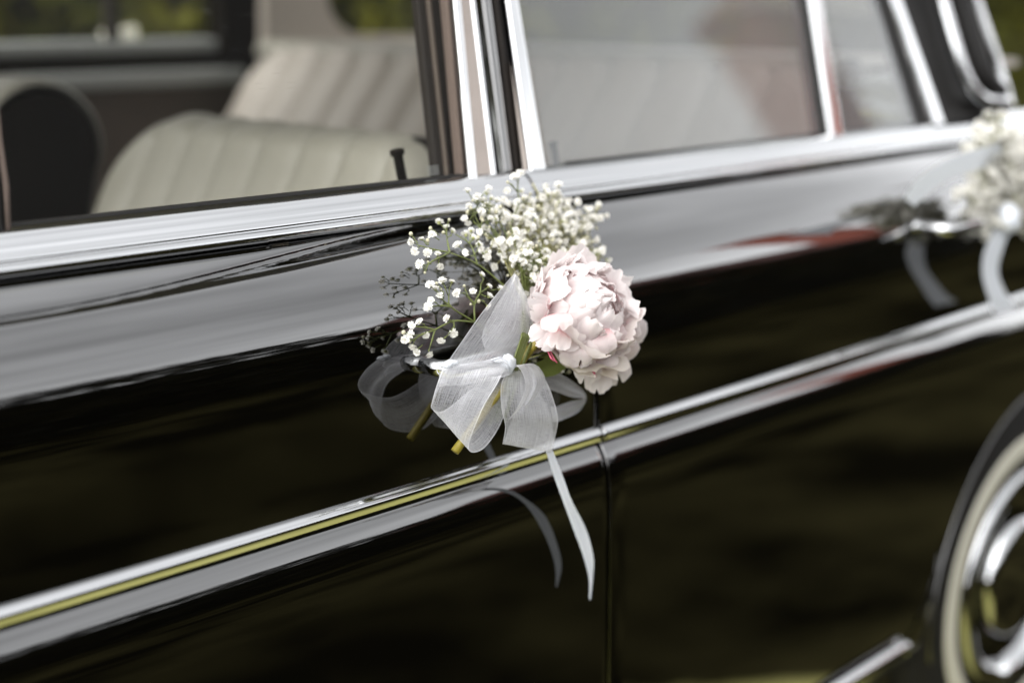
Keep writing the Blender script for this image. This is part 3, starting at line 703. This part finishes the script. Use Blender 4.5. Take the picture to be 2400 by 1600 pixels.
def sprig(parent, stems, flowers, buds, r=.0045, mat='stem', rs=.00075, joined=False):
    """stems: polylines of points; flowers: (point, attach point); buds likewise"""
    t = part_empty('gypsophila_sprig', parent)
    mb = MB()
    for s in stems:
        n = len(s); mb.tube([poly(s, i / (2 * n)) for i in range(2 * n + 1)] if n > 2 else s, [lerp(rs * 1.35, rs * .75, i / (2 * n)) for i in range(2 * n + 1)] if n > 2 else rs, 6)
        for p in s[1:-1]: mb.ball(p, rs * 1.7, 6)
    for p, a in flowers + buds:
        d = p - a; md = lerp(a, p, .5) + jit(.0012)
        mb.tube([a, md, p - d.normalized() * .001], [rs * .7, rs * .55, rs * .5], 5)
        mb.ball(md, rs * 1.2, 6)
    o = mb.build('stem', mat); o.parent = t
    its = [(p, (p - a).normalized() + jit(.35) + V((0, -.35, .15)), r * rnd.uniform(.85, 1.15)) for p, a in flowers]
    if joined: floret_joined(its, t)
    else:
        for it in its: floret(*it, t)
    if buds:
        mb = MB()
        for p, a in buds: mb.ball(p, rnd.uniform(.0012, .0021), 8, sq=(1, 1, 1.15))
        o = mb.build('bud', 'bud'); o.parent = t; o['kind'] = 'stuff'
    return t

boq = thing('flower_bouquet', PY(1200, 860, -.05), 'pink peony posy with white gypsophila and sheer organza bow tied to the front door handle', 'bouquet', 'posies tied to the car door handles')
HS, SF = .45, .6
def Q(px, py, h=.05):
    y = -h * HS
    for _ in range(4): p = PY(px, py, y); y = SF * prof_y(p.z) - h * HS
    return PY(px, py, y)
# in-focus spray, upper left
A1, A2, A3 = Q(1179, 668, .045), Q(1118, 618, .05), Q(1054, 592, .055)
sprig(boq, [[Q(1228, 720, .04), A1, A2, A3], [A3, Q(1018, 585, .056), Q(978, 574, .058)], [A3, Q(1050, 572), Q(1047, 556)], [A3, Q(1029, 604, .058), Q(1006, 617, .06), Q(997, 636, .06)],
            [A2, Q(1112, 596), Q(1100, 570, .045), Q(1066, 548, .04)]],
      [(Q(a, b, c), Q(d, e, .055)) for a, b, c, d, e in ((1001, 592, .06, 1018, 585), (971, 588, .06, 984, 577), (988, 560, .055, 1000, 574), (964, 566, .056, 980, 574), (1013, 550, .055, 1030, 563),
        (1029, 521, .05, 1048, 548), (1046, 532, .055, 1048, 556), (1061, 542, .048, 1050, 556), (1027, 595, .06, 1029, 604), (984, 618, .062, 1006, 617), (1032, 624, .062, 1029, 604),
        (1072, 574, .06, 1100, 592), (1090, 592, .065, 1118, 600), (1104, 541, .05, 1100, 570), (1109, 558, .05, 1100, 570), (1092, 550, .045, 1100, 570), (1123, 573, .055, 1112, 596),
        (1143, 590, .062, 1130, 590), (1142, 603, .064, 1130, 592))],
      [(Q(a, b, .056), Q(d, e, .055)) for a, b, d, e in ((963, 548, 980, 570), (1002, 564, 1000, 574), (1009, 535, 1030, 552), (1053, 515, 1047, 540), (1039, 545, 1048, 553), (996, 639, 1003, 622), (1003, 614, 1006, 617), (1120, 557, 1112, 580))])
# in-focus spray, lower left
K = Q(1113, 755, .06); K1 = Q(1057, 719, .066); K2 = Q(1062, 752, .066); K3 = Q(1019, 773, .07); K4 = Q(1112, 712, .062)
sprig(boq, [[Q(1205, 820, .05), K, K1, Q(1052, 690, .064)], [K1, Q(1036, 716, .066), Q(1012, 718, .066)], [K1, Q(1048, 712, .066), Q(1030, 696, .066)], [K, K2, K3, Q(990, 783, .072), Q(968, 796, .072)],
            [K3, Q(1013, 795, .07), Q(1008, 812, .07)], [K3, Q(1000, 768, .07), Q(975, 765, .07)], [K, K4, Q(1125, 686, .06), Q(1127, 665, .06)], [K4, Q(1099, 697, .062), Q(1090, 678, .062)],
            [K2, Q(1064, 766, .068), Q(1052, 782, .068)]],
      [(Q(a, b, .07), Q(d, e, .067)) for a, b, d, e in ((1036, 659, 1050, 692), (1059, 660, 1053, 690), (1008, 668, 1030, 690), (1021, 676, 1034, 700), (1030, 692, 1046, 712), (1010, 703, 1030, 716), (1003, 719, 1018, 719),
        (1048, 746, 1060, 752), (983, 754, 1000, 768), (964, 762, 985, 766), (962, 782, 985, 784), (950, 795, 972, 795), (998, 785, 1000, 776), (966, 811, 980, 790), (977, 825, 990, 808), (1007, 830, 1008, 812),
        (1062, 781, 1060, 768), (1034, 797, 1052, 782), (1071, 687, 1095, 697), (1108, 683, 1118, 690), (1129, 643, 1127, 668), (1146, 671, 1128, 684), (1147, 694, 1128, 690), (1172, 676, 1150, 680), (1143, 718, 1120, 700))],
      [(Q(a, b, .068), Q(d, e, .066)) for a, b, d, e in ((946, 779, 966, 784), (1088, 670, 1098, 694), (1103, 713, 1112, 712), (1122, 706, 1113, 712), (1033, 678, 1040, 700), (960, 800, 972, 797), (1023, 664, 1036, 690))])
# procedural tufts
def tuft(base, ctr, spread, n, nb, r, h, parent, mat='stem_pale', hs=.018, sub=6, up=.6, joined=False):
    """stems from one base fan out to sub-nodes, each with its florets"""
    b = Q(*base); stems, fl, bd = [], [], []
    for k in range(sub):
        a = rnd.uniform(0, 6.28); q = math.sqrt(rnd.random())
        px, py = ctr[0] + spread[0] * q * math.cos(a) * .8, ctr[1] + spread[1] * q * math.sin(a) * .8 + 14
        nd = Q(px, py, h + rnd.uniform(-hs, hs))
        md = lerp(b, nd, .55) + jit(.003); nd2 = lerp(md, nd, .6) + jit(.003)
        stems.append([b, md, nd2, nd])
        m_ = n // sub + (k < n % sub)
        for _ in range(m_ + nb // sub):
            d = V((rnd.gauss(0, 1), rnd.gauss(-.2, 1), rnd.gauss(up, 1))).normalized() * rnd.uniform(.006, .021)
            at = nd if rnd.random() < .6 else nd2
            (fl if len(fl) < n and rnd.random() < n / (n + nb + .01) + .05 else bd).append((at + d, at))
    return sprig(parent, stems, fl, bd, r, mat, joined=joined)
BASE = (1232, 720, .035)
tuft(BASE, (1268, 505), (114, 60), 70, 34, .0046, .005, boq, sub=14)
tuft(BASE, (1330, 520), (88, 64), 62, 50, .0043, -.004, boq, sub=14, joined=True)
tuft(BASE, (1255, 500), (116, 60), 84, 60, .0042, -.008, boq, sub=14, joined=True)
tuft(BASE, (1185, 540), (60, 50), 46, 16, .0046, .035, boq, sub=9)
tuft(BASE, (1240, 605), (58, 42), 56, 30, .0040, .065, boq, 'stem', sub=10)
tuft((1290, 640, .02), (1395, 565), (40, 42), 22, 14, .0050, .0, boq, sub=6)
tuft((1215, 620, .03), (1120, 488), (48, 26), 18, 14, .0044, .03, boq, 'stem', hs=.008, sub=6)
# tall spire above the belt
T1, T2, T3 = Q(1222, 640, .05), Q(1196, 527, .045), Q(1216, 478, .04)
sprig(boq, [[Q(1232, 720, .04), T1, T2, Q(1160, 490, .04), Q(1118, 470, .04)], [T2, T3, Q(1213, 445, .035), Q(1215, 418, .035)], [T3, Q(1236, 468, .035)], [Q(1213, 450, .036), Q(1195, 430, .035)]],
      [(Q(a, b, .04), Q(d, e, .038)) for a, b, d, e in ((1213, 412, 1215, 425), (1205, 415, 1214, 428), (1220, 406, 1215, 425), (1188, 447, 1200, 446), (1222, 448, 1214, 450), (1168, 495, 1160, 490), (1130, 503, 1140, 492), (1212, 472, 1216, 478), (1152, 465, 1140, 482), (1165, 470, 1150, 486), (1088, 512, 1110, 500), (1096, 522, 1115, 502))],
      [(Q(a, b, .04), Q(d, e, .038)) for a, b, d, e in ((1190, 427, 1204, 438), (1108, 470, 1120, 474), (1095, 498, 1110, 494), (1104, 488, 1118, 490), (1225, 466, 1220, 474), (1240, 462, 1232, 470))], rs=.0007)
# florets that fell low, by the peony
sprig(boq, [[Q(1330, 850, .075), Q(1375, 852, .10), Q(1405, 848, .105)], [Q(1375, 852, .10), Q(1405, 868, .105)]],
      [(Q(1407, 881, .108), Q(1396, 864, .105)), (Q(1434, 878, .108), Q(1405, 862, .105))], [(Q(a, b, .106), Q(d, e, .105)) for a, b, d, e in ((1422, 852, 1405, 850), (1430, 848, 1410, 849), (1445, 853, 1415, 852))], .0035, 'stem', .0005)
sprig(boq, [[Q(1255, 850, .02), Q(1300, 866, .02), Q(1320, 870, .02)]], [(Q(1315, 866, .022), Q(1300, 866, .02)), (Q(1252, 842, .05), Q(1240, 850, .04))], [(Q(1334, 871, .02), Q(1318, 870, .02))], .0042, 'stem', .0006)

# ------------------------------------------------------------------ peony
peony = part_empty('peony', boq)
PC = PY(1355, 738, -.058); HS, SF = .86, 0
AX = (CR * .62 + CU * .22 - CF * .62 + V((0, 0, .12))).normalized()
E1 = (CU - AX * CU.dot(AX)).normalized(); E2 = AX.cross(E1)
RP, RA = .0625, .049
def petal(phi0, th0, th1, half, rs, flare, frill, cup, seed, elong=1.0):
    r = random.Random(seed); o1, o2, o3 = r.uniform(0, 9), r.uniform(0, 9), r.uniform(0, 9)
    notch = r.uniform(.02, .13); nv0 = r.uniform(-.35, .35); tw = r.uniform(-.25, .25)
    def fn(u, v):
        v = 2 * v - 1
        edge = 1 - .30 * abs(v) ** 4 - notch * math.exp(-((v - nv0) / .17) ** 2) - .07 * noise.noise(V((v * 5, o1, 0))) - .05 * noise.noise(V((v * 12, o2, 0)))
        uu = u * edge
        wdt = (math.sin(math.pi * (.10 + .62 * uu)) ** .75) * (.55 + .6 * uu)
        th = lerp(th0, th1, uu)
        ph = phi0 + tw * uu + half * v * wdt / max(math.sin(max(th, .02)), .45)
        rad = rs + flare * uu ** 2.4 + cup * (v * v) * uu + frill * uu ** 2 * (noise.noise(V((v * 2.2, uu * 1.5, o3))) * 1.4 + .22 * math.sin(v * 7 + o1)) + .5 * frill * uu ** 6 * noise.noise(V((v * 7, o2, o3)))
        return PC + (AX * (math.cos(th) * RA) + (E1 * math.cos(ph) + E2 * math.sin(ph)) * (math.sin(th) * RP)) * rad * elong
    o = link('petal', griddata('petal', fn, 16, 22), None, 'petal'); o.parent = peony; return o
sd_ = 0
for n, th0, th1, half, rs, flare, frill, cup in ((8, 168, 96, .86, .62, .50, .14, -.03), (8, 152, 84, .74, .66, .44, .18, .06), (9, 134, 66, .62, .70, .40, .22, -.07),
                                                  (10, 112, 50, .48, .72, .36, .26, .08), (9, 90, 38, .48, .72, .34, .28, -.06), (8, 68, 20, .50, .72, .32, .28, .08), (6, 48, 0, .5, .70, .30, .26, .04)):
    for k in range(n):
        sd_ += 1
        petal(2 * math.pi * (k + rnd.uniform(-.4, .4)) / n + sd_ * .37, R_(th0 + rnd.uniform(-12, 12)), R_(th1 + rnd.uniform(-18, 18)), half * rnd.uniform(.6, 1.35), rs * rnd.uniform(.90, 1.06),
              flare * rnd.uniform(.25, 1.0), frill * rnd.uniform(.4, .85), cup * rnd.uniform(-.6, 1.6), sd_)
def free_petal(b, t, wpx, hb, ht, bulge, seed, curl=0.0, nlobes=1):
    """hanging petal between two photo points; hb, ht are its distances from the door"""
    B, T = Q(b[0], b[1], hb), Q(t[0], t[1], ht); d = T - B; nrm = -CF; s = d.normalized().cross(nrm).normalized(); nrm = s.cross(d.normalized()); wd = wpx * .5 * 1.32 / F_PX
    r = random.Random(seed); o1 = r.uniform(0, 9); nv0 = r.uniform(-.3, .3); notch = r.uniform(.12, .28)
    def fn(u, v):
        v = 2 * v - 1
        edge = 1 - .20 * abs(v) ** 2.4 - notch * math.exp(-((v - nv0) / .10) ** 2) * nlobes - .04 * noise.noise(V((v * 6, o1, 0)))
        uu = u * edge; wv = math.sin(math.pi * (.12 + .58 * uu)) ** .7
        return B + d * uu + s * (v * wd * wv) + nrm * (bulge * 4 * uu * (1 - uu) - .22 * wd * v * v + curl * uu ** 3 + .16 * wd * uu * noise.noise(V((v * 2.2, uu * 2, o1 + 4))))
    o = link('petal', griddata('petal', fn, 16, 22), None, 'petal'); o.parent = peony; return o
for i, a in enumerate((((1300, 760), (1246, 802), 62, .075, .088, .008), ((1310, 770), (1262, 815), 52, .085, .092, .006), ((1315, 770), (1298, 828), 64, .09, .10, .008),
                       ((1330, 780), (1330, 832), 56, .085, .10, .006), ((1345, 790), (1352, 862), 78, .09, .102, .012), ((1385, 760), (1398, 838), 104, .10, .112, .012),
                       ((1375, 800), (1352, 858), 60, .088, .10, .010), ((1385, 820), (1372, 898), 66, .075, .086, .010), ((1395, 830), (1404, 924), 68, .07, .082, .010),
                       ((1420, 810), (1440, 902), 96, .07, .080, .012), ((1430, 780), (1470, 850), 92, .075, .085, .012), ((1430, 750), (1500, 800), 96, .07, .078, .012),
                       ((1290, 720), (1236, 700), 46, .07, .082, .006), ((1275, 745), (1248, 722), 44, .075, .085, .006), ((1300, 735), (1310, 785), 74, .10, .116, .012), ((1425, 745), (1450, 830), 70, .095, .10, .01))):
    free_petal(*a, seed=200 + i, curl=rnd.uniform(-.004, .010))
mb = MB()
for p in ((1291, 838), (1299, 842), (1388, 868), (1394, 874), (1310, 812)):
    a = Q(p[0], p[1], .098); mb.tube([a + V((.004, .012, .010)), a, a + V((rnd.uniform(-.002, .002), -.003, -.003))], [.0007, .0009, .0005], 6)
o = mb.build('stamen', 'magenta'); o.parent = peony
HS, SF = .66, 0
mb = MB(); mb.tube([Q(1066, 1058, .045), Q(1120, 985, .046), Q(1190, 890, .048), Q(1235, 828, .058), Q(1268, 788, .074), Q(1300, 760, .084)], [.0042, .0042, .0043, .0044, .0046, .006], 10)
mb.build('peony_stem', 'thick_stem', boq)
mb = MB()
for k in range(12):
    e = rnd.uniform(-1, 1)
    mb.tube([Q(1236 + 12 * e, 700 + rnd.uniform(-8, 20), .036), Q(1238 + 16 * e, 790, .066), Q(1216 + 14 * e, 850, .07), Q(1185 + 12 * e, 930 + rnd.uniform(-10, 20), .046), Q(1165 + 22 * e, 985 + rnd.uniform(-12, 14), .044)], [.0007, .0009, .001, .0011, .0011], 6)
o = mb.build('gypsophila_stem', 'stem', boq)
def leaf(pts, wpx, h0, h1, nm='leaf'):
    P = [Q(x, y, lerp(h0, h1, i / (len(pts) - 1))) for i, (x, y) in enumerate(pts)]; wd = wpx * .5 * 1.35 / F_PX
    def fn(u, v):
        p = poly(P, u); d = (poly(P, min(1, u + .02)) - poly(P, max(0, u - .02))).normalized(); s = d.cross(-CF).normalized()
        q = 2 * v - 1; return p + s * (q * wd * math.sin(math.pi * (.08 + .9 * u)) ** .8) + CF * (.25 * wd * (1 - abs(q))) 
    return link(nm, griddata(nm, fn, 16, 8), boq, 'leaf')
leaf([(1245, 868), (1280, 862), (1312, 850), (1350, 838)], 46, .056, .06)
leaf([(1262, 836), (1285, 832), (1310, 836), (1330, 850)], 18, .045, .05)

# ------------------------------------------------------------------ organza bow
bow_ = part_empty('ribbon_bow', boq)
def band(name, e1, e2, mat='organza', nu=40, nv=14, ripple=.0, parent=None, twist=0):
    A = [Q(*p) for p in e1]; B_ = [Q(*p) for p in e2]; sd = rnd.uniform(0, 50)
    def fn(u, v):
        a, b = poly(A, u), poly(B_, u); p = a.lerp(b, v)
        return p - CF * (ripple * (noise.noise(V((u * 3, v * 4, sd))) + .5 * math.sin(v * math.pi * 3 + sd + u * 2) * math.sin(math.pi * v)))
    o = link(name, griddata(name, fn, nu, nv), None, mat); o.parent = parent or bow_; return o
band('loop', [(1046, 852, .062), (1082, 800, .062), (1120, 745, .06), (1165, 688, .056), (1206, 640, .05)], [(1192, 862, .060), (1218, 822, .064), (1249, 778, .066), (1240, 715, .062), (1214, 648, .052)], ripple=.004)
band('loop', [(1206, 640, .050), (1180, 690, .044), (1150, 740, .042), (1130, 790, .04), (1150, 850, .045)], [(1214, 650, .052), (1236, 720, .050), (1238, 775, .05), (1215, 820, .048), (1196, 860, .048)], ripple=.003)
band('loop', [(1040, 856, .060), (1026, 895, .070), (1014, 935, .074), (1012, 957, .066), (1040, 962, .052), (1095, 920, .046), (1155, 872, .046)],
     [(1188, 852, .066), (1166, 898, .088), (1130, 960, .098), (1098, 1050, .088), (1134, 1050, .066), (1178, 982, .056), (1198, 884, .050)], nu=60, ripple=.003)
band('loop', [(1190, 862, .064), (1174, 905, .078), (1176, 960, .082), (1184, 1000, .078), (1178, 1040, .068), (1190, 1010, .054), (1212, 950, .052), (1214, 880, .052)],
     [(1262, 858, .062), (1290, 915, .086), (1307, 975, .094), (1304, 1010, .086), (1291, 1060, .074), (1296, 1010, .058), (1280, 950, .052), (1246, 884, .052)], nu=60, ripple=.003)
band('loop', [(1178, 866, .070), (1212, 858, .082), (1232, 900, .092), (1215, 950, .092), (1190, 985, .082)], [(1205, 862, .070), (1250, 852, .076), (1278, 886, .084), (1262, 930, .084), (1222, 968, .078)], ripple=.003)
band('loop', [(1262, 874, .046), (1300, 872, .038), (1345, 896, .030), (1374, 928, .026), (1358, 962, .022), (1322, 982, .026), (1295, 990, .034)],
     [(1268, 905, .046), (1306, 918, .040), (1340, 930, .034), (1368, 934, .028), (1340, 940, .022), (1312, 950, .026), (1290, 960, .034)], nu=50, ripple=.002)
band('wrap', [(1030, 866, .052), (1070, 856, .062), (1120, 848, .066), (1168, 838, .068), (1188, 842, .066)], [(1028, 905, .050), (1075, 902, .066), (1125, 896, .078), (1175, 884, .080), (1205, 874, .072)], 'organza', ripple=.003)
# knot and gathered crumple
def lump(name, c, ax, seed, mat='organza_dense'):
    C0 = Q(*c)
    def fn(u, v):
        th, ph = math.pi * u, 2 * math.pi * v
        d = CR * (math.sin(th) * math.cos(ph)) + CU * math.cos(th) - CF * (math.sin(th) * math.sin(ph))
        k = 1 + .28 * noise.noise(d * 2.2 + V((seed, 0, 0))) + .10 * math.sin(ph * 5 + th * 3 + seed)
        return C0 + (CR * (d.dot(CR) * ax[0]) + CU * (d.dot(CU) * ax[1]) + CF * (d.dot(CF) * ax[2])) * k
    o = link(name, griddata(name, fn, 14, 20, closed_v=True), None, mat); o.parent = bow_
lump('knot', (1190, 853, .068), (.0075, .0085, .008), 3)
for k, (x, y) in enumerate(((1044, 856), (1058, 850))): lump('gather', (x, y, .060), (.0062, .0026, .004), 11 + k)
band('gather', [(1150, 842, .07), (1172, 836, .074), (1190, 846, .076), (1202, 868, .074)], [(1162, 850, .074), (1178, 848, .08), (1188, 860, .08), (1192, 874, .076)], 'organza_dense', ripple=.003)
band('tail', [(1280, 1058, .074), (1296, 1110, .070), (1318, 1170, .068), (1342, 1235, .066), (1366, 1300, .064), (1380, 1355, .064), (1381, 1404, .064)],
     [(1296, 1056, .072), (1318, 1112, .072), (1340, 1172, .072), (1374, 1240, .068), (1391, 1305, .066), (1390, 1352, .062), (1384, 1405, .064)], 'satin', nu=50, ripple=.001)

# ------------------------------------------------------------------ posy on the rear door handle
b2 = thing('flower_bouquet', PY(2330, 500, -.05), 'out of focus posy of white gypsophila with satin ribbons tied to the rear door handle', 'bouquet', 'posies tied to the car door handles')
for c, s, n in (((2345, 300), (58, 40), 110), ((2292, 430), (34, 60), 70), ((2300, 350), (36, 50), 70), ((2335, 400), (60, 60), 110), ((2385, 470), (60, 60), 100), ((2305, 500), (35, 35), 50), ((2400, 380), (60, 80), 110)):
    tuft((2350, 530, .04), c, s, n, 12, .0076, .045, b2, sub=8, hs=.02, joined=True)
rb = part_empty('ribbon', b2)
band('loop', [(2118, 462, .06), (2150, 418, .085), (2200, 384, .105), (2260, 358, .105), (2345, 335, .08)], [(2142, 484, .05), (2176, 456, .06), (2220, 426, .07), (2280, 402, .07), (2350, 378, .05)], 'satin', parent=rb)
band('tail', [(2345, 520, .07), (2310, 580, .07), (2302, 640, .065), (2318, 700, .06), (2330, 735, .055)], [(2375, 525, .07), (2352, 580, .07), (2340, 640, .065), (2365, 700, .06), (2385, 725, .055)], 'satin', parent=rb)
bow_save = bow_; bow_ = rb; lump('knot', (2362, 512, .075), (.016, .018, .014), 5, 'satin'); bow_ = bow_save
# ------------------------------------------------------------------ posy on the far side
b3 = thing('flower_bouquet', (.47, 1.88, 1.0), 'small blurred white posy outside the far window, seen through the cabin', 'bouquet', 'posies tied to the car door handles')
for px in (254, 304):
    t = part_empty('gypsophila_sprig', b3); c = PY(px, 84, 1.88)
    mb = MB(); mb.tube([c, c + V((0, 0, -.12))], .002, 6); o = mb.build('stem', 'stem'); o.parent = t
    its = []
    for k in range(22):
        d = V((rnd.gauss(0, 1), rnd.gauss(0, 1), rnd.gauss(0, 1))).normalized(); its.append((c + d * .018 * rnd.uniform(.5, 1), d, .010))
    floret_joined(its, t)
